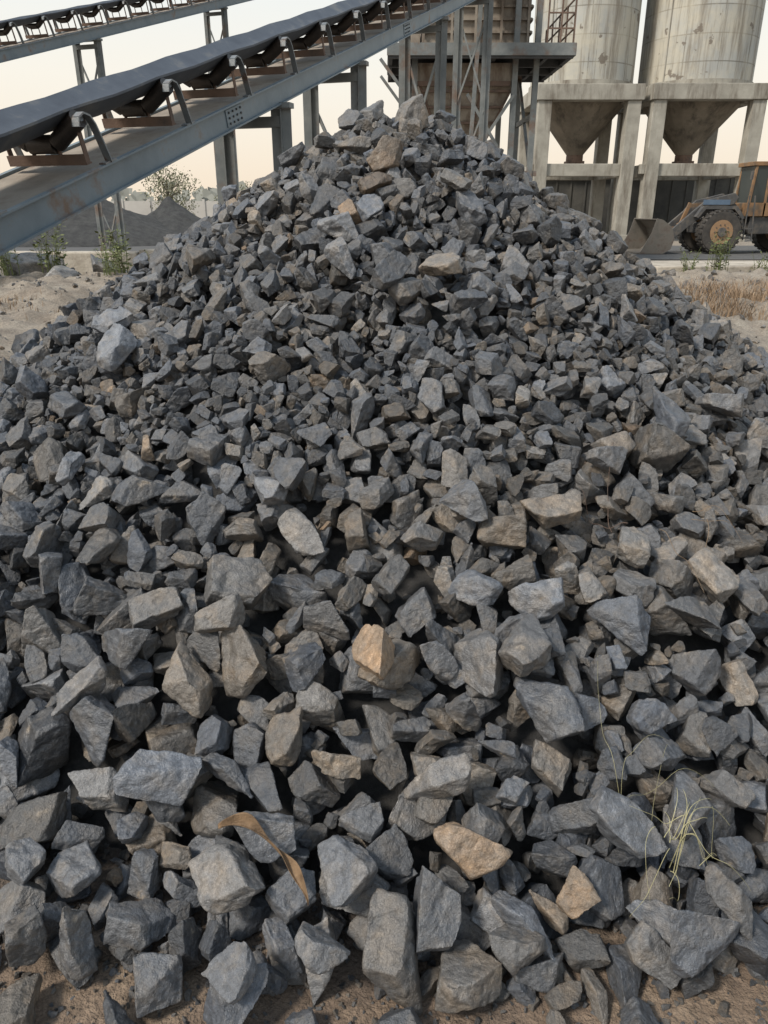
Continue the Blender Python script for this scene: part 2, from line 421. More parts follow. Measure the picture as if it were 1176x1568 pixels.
def instancer(name,data,parent=None):
    n=len(data); me=bpy.data.meshes.new(name)
    me.from_pydata([d[:3] for d in data],[],[])
    a=me.attributes.new('rot','FLOAT_VECTOR','POINT'); a.data.foreach_set('vector',np.array([d[3] for d in data],dtype=np.float32).ravel())
    for nm,ix in (('scl',4),('tint',6),('val',7)):
        a=me.attributes.new(nm,'FLOAT','POINT'); a.data.foreach_set('value',np.array([d[ix] for d in data],dtype=np.float32))
    a=me.attributes.new('idx','INT','POINT'); a.data.foreach_set('value',np.array([d[5] for d in data],dtype=np.int32))
    o=bpy.data.objects.new(name,me); scn.collection.objects.link(o)
    ng=bpy.data.node_groups.new(name+'_gn','GeometryNodeTree')
    ng.interface.new_socket('Geometry',in_out='INPUT',socket_type='NodeSocketGeometry')
    ng.interface.new_socket('Geometry',in_out='OUTPUT',socket_type='NodeSocketGeometry')
    gi=ng.nodes.new('NodeGroupInput'); go=ng.nodes.new('NodeGroupOutput')
    ci=ng.nodes.new('GeometryNodeCollectionInfo'); ci.inputs[0].default_value=pcol
    ci.inputs['Separate Children'].default_value=True; ci.inputs['Reset Children'].default_value=True
    ip=ng.nodes.new('GeometryNodeInstanceOnPoints'); ip.inputs['Pick Instance'].default_value=True
    def na(nm,t):
        q=ng.nodes.new('GeometryNodeInputNamedAttribute'); q.data_type=t; q.inputs[0].default_value=nm; return q.outputs[0]
    e2r=ng.nodes.new('FunctionNodeEulerToRotation')
    L=ng.links.new
    L(gi.outputs[0],ip.inputs['Points']); L(ci.outputs[0],ip.inputs['Instance'])
    L(na('rot','FLOAT_VECTOR'),e2r.inputs[0]); L(e2r.outputs[0],ip.inputs['Rotation'])
    L(na('scl','FLOAT'),ip.inputs['Scale']); L(na('idx','INT'),ip.inputs['Instance Index'])
    L(ip.outputs[0],go.inputs[0])
    md=o.modifiers.new('instances','NODES'); md.node_group=ng
    if parent: o.parent=parent; o.matrix_parent_inverse=Matrix.Translation(-Vector(parent.location))
    return o
pile=empty('stone_pile',(AX,AY,0))
instancer('stones',pile_stones,pile)
# core under the stones
p=Part(); st=3
sx=gxs[::st]; sy=gys[::st]; hh=H0[::st,::st]-.012
p.v=[(float(x),float(y),float(hh[i,j])) for i,x in enumerate(sx) for j,y in enumerate(sy)]
ny=len(sy)
for i in range(len(sx)-1):
    for j in range(ny-1):
        if max(hh[i,j],hh[i+1,j],hh[i,j+1],hh[i+1,j+1])>-.008: p.f.append((i*ny+j,(i+1)*ny+j,(i+1)*ny+j+1,i*ny+j+1))
# back of the pile
o=len(p.v); nr=14; na_=40
for a in range(na_+1):
    an=math.pi*a/na_
    for k in range(nr+1):
        rr=3.3*k/nr; x=AX+rr*math.cos(an); y=5.6+ (rr*math.sin(an))*.72
        h=float(np.interp(math.hypot(x-AX,y-AY),rs,hs))-.1
        p.v.append((x,y,h+.03*fbm(x,y,3,2)))
for a in range(na_):
    for k in range(nr):
        q=o+a*(nr+1)+k; p.f.append((q,q+1,q+nr+2,q+nr+1))
p.obj('pile_core',M_core,pile,True)

# ------------------------------------------------------------ ground
def groundz(x,y):
    z=.006*fbm(x,y,3,4)
    w=min(1,max(0,(abs(x)-3.2)/1.5)) if y<26 else 0
    w=max(w,min(1,max(0,(y-7.5)/1.5))) if y<26 else w
    fade=min(1,max(0,(21.0-y)/2))
    z+=w*fade*(.22*fbm(x,y,.35,8)+.15*fbm(x,y,1.1,5)+.08*fbm(x,y,3.2,6)+.12)
    return z
def axis(fine0,fine1,step,far):
    a=list(np.arange(fine0,fine1,step)); s=step; v=a[-1]
    while v<far: s*=1.18; v+=s; a.append(v)
    return a
xp=axis(0,14,.09,900); xsn=sorted(set([-v for v in xp]+xp))
yp=axis(0.3,20.5,.09,1400); yn=[-v for v in axis(.2,1,.5,300)][::-1]; ysn=yn+yp
p=Part(); p.v=[(x,y,groundz(x,y)) for x in xsn for y in ysn]; ny=len(ysn)
p.f=[(i*ny+j,(i+1)*ny+j,(i+1)*ny+j+1,i*ny+j+1) for i in range(len(xsn)-1) for j in range(ny-1)]
p.obj('ground',M_dirt,None,True)
# loose stones on the soil and banks
loose=[]
def addloose(x,y,s,tint=None):
    loose.append((x,y,groundz(x,y)+.12*s,(random.uniform(0,6),random.uniform(0,6),random.uniform(0,6)),s,random.randrange(NP),random.uniform(.2,.8) if tint is None else tint,random.random()))
for t in range(4500):
    x=random.uniform(-1.6,1.6); y=random.uniform(.75,1.6)
    addloose(x,y,random.lognormvariate(math.log(.0115),.5))
for t in range(3200):
    sd=random.choice((-1,1)); x=sd*random.uniform(3,13); y=random.uniform(4.5,21)
    addloose(x,y,random.lognormvariate(math.log(.055),.65),random.uniform(.45,.9))
for t in range(3200):
    sd=random.choice((-1,1)); y=random.uniform(3,8); x=sd*(2.9+abs(random.gauss(0,.6)))
    addloose(x,y,random.lognormvariate(math.log(.045),.5),random.uniform(.1,.6))
instancer('loose_gravel',loose)

# ------------------------------------------------------------ conveyors
D=Vector((.283,.9144,.290)).normalized(); W=Vector((-.955,.295,0)).normalized(); U=D.cross(W).normalized()
def conveyor(name,P0,n0,n1,trestles,splice=True,drop=.31,bh=.20,ws=.80):
    e=empty(name,tuple(P0)); Ws=W*ws
    M=Matrix(((D.x,Ws.x,U.x,P0.x),(D.y,Ws.y,U.y,P0.y),(D.z,Ws.z,U.z,P0.z),(0,0,0,1)))
    xa=n0*1.2-.5; xb=n1*1.2+.5; zt=-drop
    st=Part()
    for y0,sg in ((0,-1),(.86,1)):
        st.box(M,xa,xb,y0-.006,y0+.006,zt-bh+.014,zt-.014)
        # flanges point outwards, away from the belt
        ya,yb=sorted((y0+.006*-sg,y0+.05*sg))
        st.box(M,xa,xb,ya,yb,zt-.014,zt); st.box(M,xa,xb,ya,yb,zt-bh,zt-bh+.014)
    for i in range(n0,n1+1):
        st.box(M,i*1.2+.5,i*1.2+.56,.008,.852,zt-bh+.05,zt-bh+.11)
    st.obj('side_beams',M_steel,e)
    dk=Part(); dk.box(M,xa+.1,xb-.1,.01,.85,zt-.028,zt-.02); dk.obj('deck_plate',M_deck,e)
    prof=[(.045,.062),(.17,-.005),(.29,-.060),(.36,-.070),(.50,-.070),(.57,-.060),(.69,-.005),(.815,.062)]
    b=Part(); 
    nseg=(n1-n0)*4+4; K=len(prof)
    for k in range(nseg+1):
        x=xa-.2+(xb-xa+.4)*k/nseg
        sag=-.014*(1-math.cos(2*math.pi*x/1.2))/2
        for y,z in prof: b.v.append(tuple(M@Vector((x,y,z+sag+.012))))
        for y,z in prof: b.v.append(tuple(M@Vector((x,y,z+sag-.004))))
    for k in range(nseg):
        q=k*2*K; r=q+2*K
        for i in range(K-1):
            b.f.append((q+i,q+i+1,r+i+1,r+i)); b.f.append((q+K+i,r+K+i,r+K+i+1,q+K+i+1))
        b.f.append((q,r,r+K,q+K)); b.f.append((q+K-1,q+2*K-1,r+2*K-1,r+K-1))
    b.obj('belt',M_belt,e,True)
    rb=Part(); rb.box(M,xa,xb,.09,.77,zt-.085,zt-.072); rb.obj('return_belt',M_belt,e)
    ro=Part(); br=Part(); ru=Part(); cap=Part()
    T=lambda x,y,z: M@Vector((x,y,z))
    for i in range(n0,n1+1):
        x=i*1.2
        segs=(((.0,.005),(.285,-.140)),((.30,-.148),(.56,-.148)),((.575,-.140),(.86,.005)))
        for (a,za),(c,zc) in segs: ro.cyl(T(x,a,za),T(x,c,zc),.062,16); 
        for a,za,c,zc in ((-.02,.015,.0,.005),(.88,.015,.86,.005)): cap.cyl(T(x,a,za),T(x,c,zc),.03,10)
        for y in (-.030,.89):
            path=[(.17,zt+.002),(.135,-.16),(.105,-.05),(.07,.01),(.01,.038),(-.05,.022),(-.075,-.03)]
            for (xa_,za_),(xc,zc_) in zip(path[:-1],path[1:]):
                br.bar(T(x+xa_,y,za_),T(x+xc,y,zc_),.055,.012,up=tuple(U))
            br.box(M,x+.10,x+.24,y-.02,y+.05,zt+.001,zt+.012)
        ru.box(M,x-.03,x+.03,0.02,.84,zt+.03,zt+.04); ru.box(M,x-.03,x-.02,0.02,.84,zt+.04,zt+.10)
        for y in (.29,.568): ru.box(M,x-.015,x+.015,y-.006,y+.006,zt+.04,-.15)
        for y in (.03,.82): ru.box(M,x-.02,x+.02,y-.006,y+.006,zt+.04,-.04)
        ro.cyl(T(x+.6,.05,zt-.13),T(x+.6,.81,zt-.13),.04,10)
    ro.obj('idler_rollers',M_roller,e,True); br.obj('idler_brackets',M_galv,e); ru.obj('idler_frames',M_rust,e); cap.obj('roller_ends',M_galv,e,True)
    if splice:
        sp=Part(); bo=Part()
        for x in (2.05,8.2,14.0):
            sp.box(M,x,x+.34,-.018,-.0075,zt-bh+.03,zt-.03)
            for a in range(4):
                for c in range(3):
                    q=T(x+.05+a*.08,-.018,zt-bh+.055+c*.045); bo.cyl(q,q-W*.012,.010,6)
        sp.obj('splice_plates',M_steel,e); bo.obj('splice_bolts',M_underside,e)
    lg=Part()
    for n,br_ in trestles:
        a=T(n*1.2,0,zt-bh); c=T(n*1.2,.86,zt-bh)
        zc=a.z-.05
        for q in (a,c):
            lg.bar((q.x,q.y,zc),(q.x,q.y,0),.10,.012,up=(1,0,0))
            for o2 in (-.056,.056): lg.bar((q.x+o2,q.y,zc),(q.x+o2,q.y,0),.012,.10,up=(1,0,0))
            lg.box(I4,q.x-.15,q.x+.15,q.y-.15,q.y+.15,0,.03)
        lg.bar((a.x,a.y,zc-.12),(c.x,c.y,zc-.12),.08,.10)
        lg.bar((a.x+.12,a.y-.03,zc+.03),(c.x-.12,c.y+.03,zc+.03),.12,.05)
        if br_:
            h=zc-.35; k=max(1,int(h/2.0+.5))
            for j in range(k):
                z0=h-(j)*h/k; z1=h-(j+1)*h/k+.1
                lg.bar((a.x,a.y,z0),(c.x,c.y,z1),.04,.04)
                if k>1: lg.bar((a.x,a.y+.06,z1),(c.x,c.y+.06,z0),.04,.04)
    lg.obj('support_legs',M_steel2,e)
    return e
conveyor('belt_conveyor',Vector((-2.06,5.60,2.17)),-3,17,[(-2.5,False),(2.75,True),(4.95,True),(9,True),(13,True)])
conveyor('belt_conveyor',Vector((-8.3,21.2,5.95)),-9,14,[(-5,True),(1.6,True),(8,True)],False,.42,.24)

# ------------------------------------------------------------ hopper tower
ht=empty('hopper_tower',(2.5,24.5,0))
s=Part()
for x in (.85,3.62,4.2):
    for y in (23.5,26.3): s.bar((x,y,0),(x,y,9 if x>1 else 5.5),.15,.15)
for y in (23.5,26.3):
    s.bar((.6,y,2.6),(4.4,y,2.6),.1,.14)
    s.bar((4.2,y-.05,.2),(.85,y-.05,2.6),.08)
    s.bar((.85,y-.14,4.3),(-.1,y-.14,5.45),.08)
s.bar((2.3,23.4,2.7),(3.62,23.4,4.6),.08); s.bar((3.62,23.32,2.7),(2.3,23.32,4.6),.08)
for x in (.85,4.2):
    s.bar((x,23.5,2.7),(x,26.3,5.4),.08); s.bar((x,23.5,2.6),(x,26.3,2.6),.09,.12); s.bar((x,23.5,4.1),(x,26.3,4.1),.09,.12)
s.bar((2.25,22.7,0),(2.62,22.75,9),.10,.10)
s.obj('columns_and_bracing',M_steel2,ht)
s=Part(); s.box(I4,.1,5.1,22.9,27,5.6,5.68)
for y in (22.97,24.3,25.6,26.9): s.bar((.12,y,5.49),(5.08,y,5.49),.12,.2)
for x in (.18,1.5,3,4.4,5.02): s.bar((x,23.05,5.50),(x,26.85,5.50),.1,.16)
s.obj('platform',M_underside,ht)
s=Part(); s.box(I4,.08,5.12,22.86,22.897,5.45,5.74); s.box(I4,5.103,5.14,22.9,27,5.45,5.74)
s.obj('platform_edge_beam',M_steel2,ht)
s=Part(); s.box(I4,1.05,4.0,23.7,26.1,5.69,9.5); s.obj('chamber',M_panel,ht)
s=Part()
for k in range(10):
    z=5.80+.30*k; s.box(I4,1.02,4.03,23.62,23.697,z,z+.06); s.box(I4,4.003,4.07,23.7,26.1,z,z+.06)
for x in (1.08,1.85,2.5,3.2,3.93): s.box(I4,x-.03,x+.03,23.58,23.617,5.69,9.5)
s.obj('chamber_ribs',M_panel,ht)
s=Part(); s.box(I4,.55,1.0,23.9,26,5.7,6.3); s.obj('side_box',M_panel,ht)
s=Part()
def rail(p0,p1,n):
    p0=Vector(p0);p1=Vector(p1)
    for z in (.4,.75,1.1): s.bar(p0+Vector((0,0,z)),p1+Vector((0,0,z)),.035)
    for k in range(n+1):
        q=p0.lerp(p1,k/n); s.bar(q,q+Vector((0,0,1.1)),.04)
rail((4.35,22.95,5.68),(5.05,22.95,5.68),2); rail((5.05,22.97,5.68),(5.05,26.9,5.68),4)
s.obj('railing',M_rust,ht)
def frustum(part,cx,cy,z1,a1,b1,z0,a0,b0):
    o=len(part.v)
    for z,a,b in ((z1,a1,b1),(z0,a0,b0)):
        for sx,sy in ((-1,-1),(1,-1),(1,1),(-1,1)): part.v.append((cx+sx*a,cy+sy*b,z))
    for i in range(4):
        j=(i+1)%4; part.f.append((o+i,o+j,o+4+j,o+4+i))
    part.f.append((o,o+1,o+2,o+3)); part.f.append((o+4,o+5,o+6,o+7))
s=Part(); frustum(s,2.3,24.7,5.38,1.35,1.15,4.9,1.35,1.15); frustum(s,2.3,24.7,4.898,1.33,1.13,3.0,.42,.35)
s.obj('hopper',M_panel,ht)
s=Part()
for k in range(5):
    f=(k+.5)/5; z=4.9-1.9*f; a=1.33+(.42-1.33)*f; b=1.13+(.35-1.13)*f
    s.bar((2.3-a,24.7-b-.03,z),(2.3+a,24.7-b-.03,z),.05,.06)
for fx in (-1,-.33,.33,1): s.bar((2.3+1.33*fx,24.7-1.16,4.9),(2.3+.42*fx,24.7-.38,3.0),.05,.05)
s.bar((.93,23.52,4.88),(3.52,23.52,4.88),.06,.12)
s.obj('hopper_ribs',M_rust,ht)
s=Part(); s.box(I4,1.95,2.65,24.4,25,2.3,2.99); s.cyl((2.65,24.7,2.6),(3.05,24.7,2.6),.16,12); s.box(I4,1.15,3.5,24.3,25.1,1.9,2.25)
s.obj('feeder',M_rust,ht)

# ------------------------------------------------------------ silos
def silo(cx,cy,r,xl,xr):
    e=empty('concrete_silo',(cx,cy,0))
    n=72; o=Part(); z0,z1=7.55,21
    for i in range(n+1):
        a=2*math.pi*i/n
        for z in (z0,z1): o.v.append((cx+r*math.sin(a),cy-r*math.cos(a),z))
    for i in range(n): o.f.append((2*i,2*i+2,2*i+3,2*i+1))
    me=bpy.data.meshes.new('shell'); me.from_pydata(o.v,[],o.f); me.materials.append(M_silo)
    uv=me.uv_layers.new(name='UVMap')
    for pl in me.polygons:
        pl.use_smooth=True
        for li in pl.loop_indices:
            vi=me.loops[li].vertex_index; i=vi//2
            uv.data[li].uv=(r*2*math.pi*i/n, o.v[vi][2]-z0)
    ob=bpy.data.objects.new('shell',me); scn.collection.objects.link(ob); ob.parent=e; ob.matrix_parent_inverse=Matrix.Translation(-Vector(e.location))
    c=Part(); c.cyl((cx,cy,z1),(cx,cy,z1+.3),r+.12,48); c.obj('roof_slab',M_conc,e)
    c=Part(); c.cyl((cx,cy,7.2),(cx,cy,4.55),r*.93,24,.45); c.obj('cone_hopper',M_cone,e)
    c=Part(); c.cyl((cx,cy,4.55),(cx,cy,4.1),.48,16); c.box(I4,cx-.5,cx+.5,cy-.4,cy+.4,3.95,4.25); c.obj('discharge_gate',M_rust,e)
    f=Part(); ya=cy-r-.25; yb=cy+r+.25; w=.72
    xs=(xl+w/2,xr-w/2); ys=(ya+w/2,yb-w/2)
    for x in xs:
        for y in ys:
            f.box(I4,x-w/2,x+w/2,y-w/2,y+w/2,0,7.0)
            f.box(I4,x-w/2-.06,x+w/2+.06,y-w/2-.06,y+w/2+.06,-.05,.35)
    f.box(I4,xl-.1,xr+.1,ya-.1,ya+w,7.0,7.75); f.box(I4,xl-.1,xr+.1,yb-w,yb+.1,7.0,7.75)
    f.box(I4,xl-.1,xl+w,ya+w,yb-w,7.0,7.75); f.box(I4,xr-w,xr+.1,ya+w,yb-w,7.0,7.75)
    for y in ys: f.box(I4,xl+w,xr-w,y-.2,y+.2,3.35,3.98)
    for x in xs: f.box(I4,x-.2,x+.2,ya+w,yb-w,3.35,3.98)
    f.box(I4,xl-.25,xl,ya+.1,ya+.5,3.45,3.95)
    f.obj('concrete_frame',M_conc,e,bevel=.03)
    f=Part(); f.cyl((cx,cy,7.752),(cx,cy,8.0),r+.09,64); f.obj('ring_beam',M_conc,e)
    f=Part()
    f.cyl((cx+r*math.sin(-.9),cy-r*math.cos(-.9)-.05,8.02),(cx+r*math.sin(-.9),cy-r*math.cos(-.9)-.05,20),.03,6)
    f.obj('pipe',M_conc,e)
    return e
silo(11.0,47.2,2.78,8.15,13.6)
silo(17.3,47.2,3.0,14.15,20.1)
sh=empty('storage_shed',(15,58,0))
s=Part(); s.box(I4,8.4,32,54,62,0,3.9); s.obj('walls',M_shed,sh)
s=Part(); s.prism(I4,[(8.0,3.92),(32.4,3.92),(32.4,4.1),(8.0,4.4)],53.6,62.4); s.obj('roof',M_underside,sh)
s=Part()
for k in range(24): s.box(I4,8.6+k*.97,8.7+k*.97,53.93,53.997,0,3.8)
s.obj('cladding_ribs',M_shed,sh)

# ------------------------------------------------------------ road, slab, barrier
s=Part(); s.box(I4,-60,140,27.2,38,-.2,.04); s.obj('road',M_asph)
s=Part()
x=4.6
while x<40:
    s.box(I4,x,x+2.96,21.6,24.2,-.2,.15+.02*random.random()); x+=3.0
s.obj('concrete_kerb',M_barrier,None,bevel=.03)
s=Part(); x=-16
while x<-3.2:
    L=random.uniform(1.4,2.6); s.box(I4,x,x+L-.05,20.6+random.uniform(-.05,.05),21.2,-.1,.62+random.uniform(-.06,.06)); x+=L
s.obj('low_concrete_wall',M_barrier,None,bevel=.04)

bigs=[(-7.9,17.6,.42,(.2,-.5,.8),1.15,5,.62,1.0),(-6.7,18.6,.25,(.5,.3,.2),.8,9,.6,1.0),(-8.9,17.4,.2,(.1,.3,2.2),.7,12,.65,1.0),(11.2,17,.2,(.1,.3,.2),.6,2,.6,.9),(-6.9,16.6,.3,(.4,.2,1.2),.9,22,.6,1.0)]
instancer('boulder',bigs)

def heap(name,cx,cy,rx,ry,h,mat,seed):
    s=Part(); n=64; m=22
    for i in range(n):
        a=2*math.pi*i/n
        for k in range(m+1):
            t=k/m; x=cx+rx*t*math.cos(a); y=cy+ry*t*math.sin(a)
            z=h*(1-t)**.9*(1+.25*fbm(x,y,.3,seed))+.18*fbm(x,y,1.6,seed+2)*(1-t)-.05
            s.v.append((x,y,z if t<1 else -.1))
    for i in range(n):
        for k in range(m):
            a=i*(m+1)+k; b=((i+1)%n)*(m+1)+k; s.f.append((a,b,b+1,a+1))
    s.obj(name,mat,None,True)
heap('aggregate_heap',-15.5,41,6.5,5,2.6,M_coal,3)
heap('aggregate_heap',-11.5,43,4.5,4,1.9,M_coal,9)
heap('aggregate_heap',-24,46,8,6,3.0,M_coal,14)

# ------------------------------------------------------------ wheel loader
wl=empty('wheel_loader',(13.0,31.6,.04))
M=Matrix.Translation((13.0,31.6,.04))
def wheel(x,y):
    t=Part(); c=M@Vector((x,y,.80)); 
    n=40; prof=[(.42,-.24),(.62,-.27),(.74,-.26),(.79,-.2),(.80,0),(.79,.2),(.74,.26),(.62,.27),(.42,.24)]
    for i in range(n):
        a=2*math.pi*i/n
        for r,yy in prof: t.v.append((c.x+r*math.cos(a),c.y+yy,c.z+r*math.sin(a)))
    K=len(prof)
    for i in range(n):
        j=(i+1)%n
        for k in range(K-1): t.f.append((i*K+k,j*K+k,j*K+k+1,i*K+k+1))
    for i in range(26):
        a=2*math.pi*i/26; Rm=Matrix.Translation(c)@Matrix.Rotation(-a,4,'Y')
        t.box(Rm,.77,.815,-.27,-.02,-.05,.05); Rm2=Matrix.Translation(c)@Matrix.Rotation(-a-.12,4,'Y'); t.box(Rm2,.77,.815,.02,.27,-.05,.05)
    t.obj('tyre',M_dark,wl,True)
    h=Part(); h.cyl(c+Vector((0,-.235,0)),c+Vector((0,.235,0)),.43,28); h.cyl(c+Vector((0,-.26,0)),c+Vector((0,-.2355,0)),.44,28,.42)
    h.obj('wheel_rim',M_hub,wl,True)
    h=Part(); h.cyl(c+Vector((0,-.33,0)),c+Vector((0,-.261,0)),.17,18); 
    for i in range(10):
        a=2*math.pi*i/10; q=c+Vector((.27*math.cos(a),-.28,.27*math.sin(a))); h.cyl(q,q+Vector((0,.018,0)),.025,8)
    h.obj('hub',M_mach,wl,True)
for x in (0,3.05):
    for y in (-.95,.95): wheel(x,y)
s=Part()
s.prism(M,[(-.7,.75),(.9,.65),(1.2,.9),(1.0,1.5),(.5,2.0),(.15,2.0),(-.3,1.3),(-.75,1.1)],-.5,.5)
s.prism(M,[(1.3,.7),(4.3,.75),(4.6,1.0),(4.6,1.35),(1.3,1.35)],-.55,.55)
s.obj('chassis',M_mach,wl,bevel=.03)
s=Part()
s.prism(M,[(2.45,1.36),(4.55,1.36),(4.7,1.6),(4.6,2.1),(4.2,2.25),(2.45,2.35)],-.62,.62)
s.obj('engine_hood',M_orange,wl,bevel=.05)
s=Part()
for y0,y1 in ((-.9,-.62),(.62,.9)): 
    s.prism(M,[(-.95,1.35),(-.7,1.72),(.6,1.74),(.95,1.3),(.85,1.25),(.5,1.62),(-.6,1.62),(-.85,1.3)],y0,y1+.0)
    s.prism(M,[(2.1,1.3),(2.35,1.7),(3.7,1.72),(4.0,1.3),(3.9,1.25),(3.6,1.62),(2.45,1.6),(2.2,1.27)],y0,y1)
s.obj('mudguards',M_mach,wl)
s=Part()
for y0,y1 in ((-.58,-.44),(.44,.58)):
    s.prism(M,[(.75,2.05),(.55,2.2),(-.5,1.95),(-1.35,1.2),(-2.05,.55),(-2.05,.3),(-1.85,.28),(-1.1,.95),(-.3,1.55),(.6,1.8)],y0,y1)
s.obj('lift_arms',M_mach,wl,bevel=.02)
s=Part(); s.box(M,-.62,.42,-.60,-.581,1.78,1.96); 
s.obj('name_plate',M_blue,wl)
s=Part()
s.bar(M@Vector((.5,0,1.9)),M@Vector((-.9,0,1.75)),.13); s.bar(M@Vector((-.9,0,1.85)),M@Vector((-1.25,0,.9)),.12); s.bar(M@Vector((-1.2,0,.95)),M@Vector((-2.0,0,.9)),.09)
for y in (-.35,.35): s.cyl(M@Vector((.4,y,1.0)),M@Vector((-.8,y,1.25)),.07,12); s.cyl(M@Vector((-.8,y,1.25)),M@Vector((-1.2,y,1.05)),.035,10)
s.obj('linkage_and_cylinders',M_orange,wl,True)
s=Part()
outer=[(-3.15,.02),(-2.2,.03),(-1.95,.2),(-1.85,.55),(-2.0,.95),(-2.35,1.22),(-2.6,1.28)]
inner=[(-2.6,1.25),(-2.36,1.17),(-2.07,.9),(-1.93,.54),(-2.02,.25),(-2.24,.09),(-3.15,.06)]
s.prism(M,outer+inner,-1.35,1.35)
for y in (-1.39,1.352): s.prism(M,[(-3.12,.02),(-2.2,.02),(-1.93,.2),(-1.84,.55),(-1.98,.97),(-2.35,1.24),(-2.6,1.3),(-2.75,.75)],y,y+.038)
for k in range(8): s.box(M,-3.33,-3.1,-1.3+k*.36,-1.2+k*.36,.015,.055)
s.obj('bucket',M_bucket,wl)
s=Part()
cx0,cx1=1.05,2.4
for x in (cx0+.05,1.75,cx1-.05):
    for y in (-.6,.6): s.bar(M@Vector((x+(.12 if x<1.2 else 0),y,3.15)),M@Vector((x,y,1.36)),.10)
s.box(M,cx0,cx1,-.68,.68,3.15,3.3); s.box(M,cx0,cx1,-.65,.65,1.36,1.85)
s.cyl(M@Vector((2.9,.3,2.3)),M@Vector((2.9,.3,3.0)),.06,10)
s.obj('cab_frame',M_orange,wl,bevel=.03)
s=Part(); s.box(M,cx0+.12,cx1-.08,-.61,.61,1.86,3.14); s.obj('cab_glass',M_glass,wl)
s=Part(); s.box(M,.95,1.3,-.98,-.66,.55,.60); s.box(M,.98,1.3,-.98,-.66,.9,.95); s.bar(M@Vector((.97,-.97,.5)),M@Vector((1.0,-.9,2.1)),.04); s.bar(M@Vector((1.3,-.97,.5)),M@Vector((1.2,-.9,2.1)),.04)
s.bar(M@Vector((1.1,-.7,2.9)),M@Vector((.9,-1.05,2.9)),.03); s.box(M,.84,.9,-1.15,-1.0,2.65,2.95)
s.obj('steps_and_mirror',M_mach,wl)

# ------------------------------------------------------------ plants
def weed(name,x,y,h,n,mat,spread=.35):
    e=empty(name,(x,y,groundz(x,y))); z=groundz(x,y)
    stp=Part(); lf=Part()
    for i in range(n):
        a=random.uniform(0,6.28); l=random.uniform(.5,1)*h; sp=spread*random.uniform(.2,1)
        bx=x+random.gauss(0,spread*.35); by=y+random.gauss(0,spread*.35)
        pts=[]
        for k in range(6):
            t=k/5; pts.append(Vector((bx+math.cos(a)*sp*t*t,by+math.sin(a)*sp*t*t,z+l*t)))
        stp.tube(pts,.008,4,.003)
        for k in range(14):
            t=random.uniform(.15,1); q=pts[0].lerp(pts[-1],t)
            ax=random.uniform(0,6.28); L=random.uniform(.05,.13)*max(.6,h); d=Vector((math.cos(ax),math.sin(ax),random.uniform(-.2,.7))).normalized(); sd=d.cross(Vector((random.gauss(0,.3),random.gauss(0,.3),1))).normalized()*L*.28
            o=len(lf.v); lf.v+= [tuple(q),tuple(q+d*L*.5+sd),tuple(q+d*L),tuple(q+d*L*.5-sd)]; lf.f.append((o,o+1,o+2,o+3))
    stp.obj('stems',mat,e); lf.obj('leaves',mat,e)
for x,y,h,n in ((-8.7,17.0,1.15,18),(-8.2,17.2,.7,14),(-6.15,18.2,1.2,24),(-7.3,17.0,1.15,22),(-10,17,.6,12),(-5.4,18.4,.8,16),(-5.9,16.5,.7,16),(-7.9,16.2,.8,18),(9.0,20.9,1.1,22),(8.4,21.2,.7,16),(9.9,20.5,.6,14),(5.6,20.5,.5,10),(10.6,20.9,.7,14)):
    weed('weed_plant',x,y,h,n,M_leaf)
def grasstuft(x,y,w,d,n,h,mat,name='dry_grass'):
    s=Part()
    for i in range(n):
        bx=x+random.gauss(0,w); by=y+random.gauss(0,d); z=groundz(bx,by); a=random.uniform(0,6.28); l=h*random.uniform(.4,1); b=random.uniform(.2,.9)*l
        pts=[Vector((bx+math.cos(a)*b*t*t,by+math.sin(a)*b*t*t,z+l*(t-.35*t*t))) for t in (0,.35,.7,1)]
        sd=Vector((-math.sin(a),math.cos(a),0))*.006; o=len(s.v)
        for k,q in enumerate(pts):
            f=1-.3*k; s.v+=[tuple(q+sd*f),tuple(q-sd*f)]
        for k in range(3): s.f.append((o+2*k,o+2*k+1,o+2*k+3,o+2*k+2))
    s.obj(name,mat)
for x,y,w,n,h in ((5.4,12.2,.35,500,.5),(6.0,13.2,.32,500,.55),(6.7,14.0,.35,420,.5),(7.4,13.6,.25,200,.35),(7.9,15.6,.4,300,.4),(8.9,14.5,.4,160,.3),(5.9,16,.3,180,.35),(-5.2,11.5,.6,90,.18),(-6.5,13,.3,120,.25),(10,12.5,.6,160,.25)):
    grasstuft(x,y,w,w,n,h,M_dry)
def tree(x,y,h,cr,mat):
    e=empty('tree',(x,y,0)); t=Part(); l=Part()
    t.tube([(x,y,-.1),(x+.05,y,h*.3),(x-.05,y,h*.55),(x,y,h*.8)],.09,8,.03)
    tips=[]
    for i in range(14):
        a=random.uniform(0,6.28); z0=h*random.uniform(.25,.65); r=cr*random.uniform(.5,1)
        q=Vector((x+r*math.cos(a),y+r*math.sin(a),z0+h*random.uniform(.12,.35)))
        m=Vector((x,y,z0)).lerp(q,.5)+Vector((0,0,.05)); t.tube([(x,y,z0),m,q],.035,5,.01); tips+=[q,m]
    tips.append(Vector((x,y,h*.9)))
    for i in range(2300):
        c=random.choice(tips); q=c+Vector((random.gauss(0,.24),random.gauss(0,.24),random.gauss(0,.2)))*cr
        d=Vector((random.gauss(0,1),random.gauss(0,1),random.gauss(0,1))).normalized(); sd=d.orthogonal().normalized(); L=random.uniform(.04,.10)
        o=len(l.v); l.v+=[tuple(q-d*L),tuple(q+sd*L*.5),tuple(q+d*L),tuple(q-sd*L*.5)]; l.f.append((o,o+1,o+2,o+3))
    t.obj('trunk_and_limbs',M_bark,e); l.obj('foliage',mat,e)
tree(-12.9,48,4.3,1.4,M_leafg); tree(-9.6,52,3.1,1.0,M_leafg)
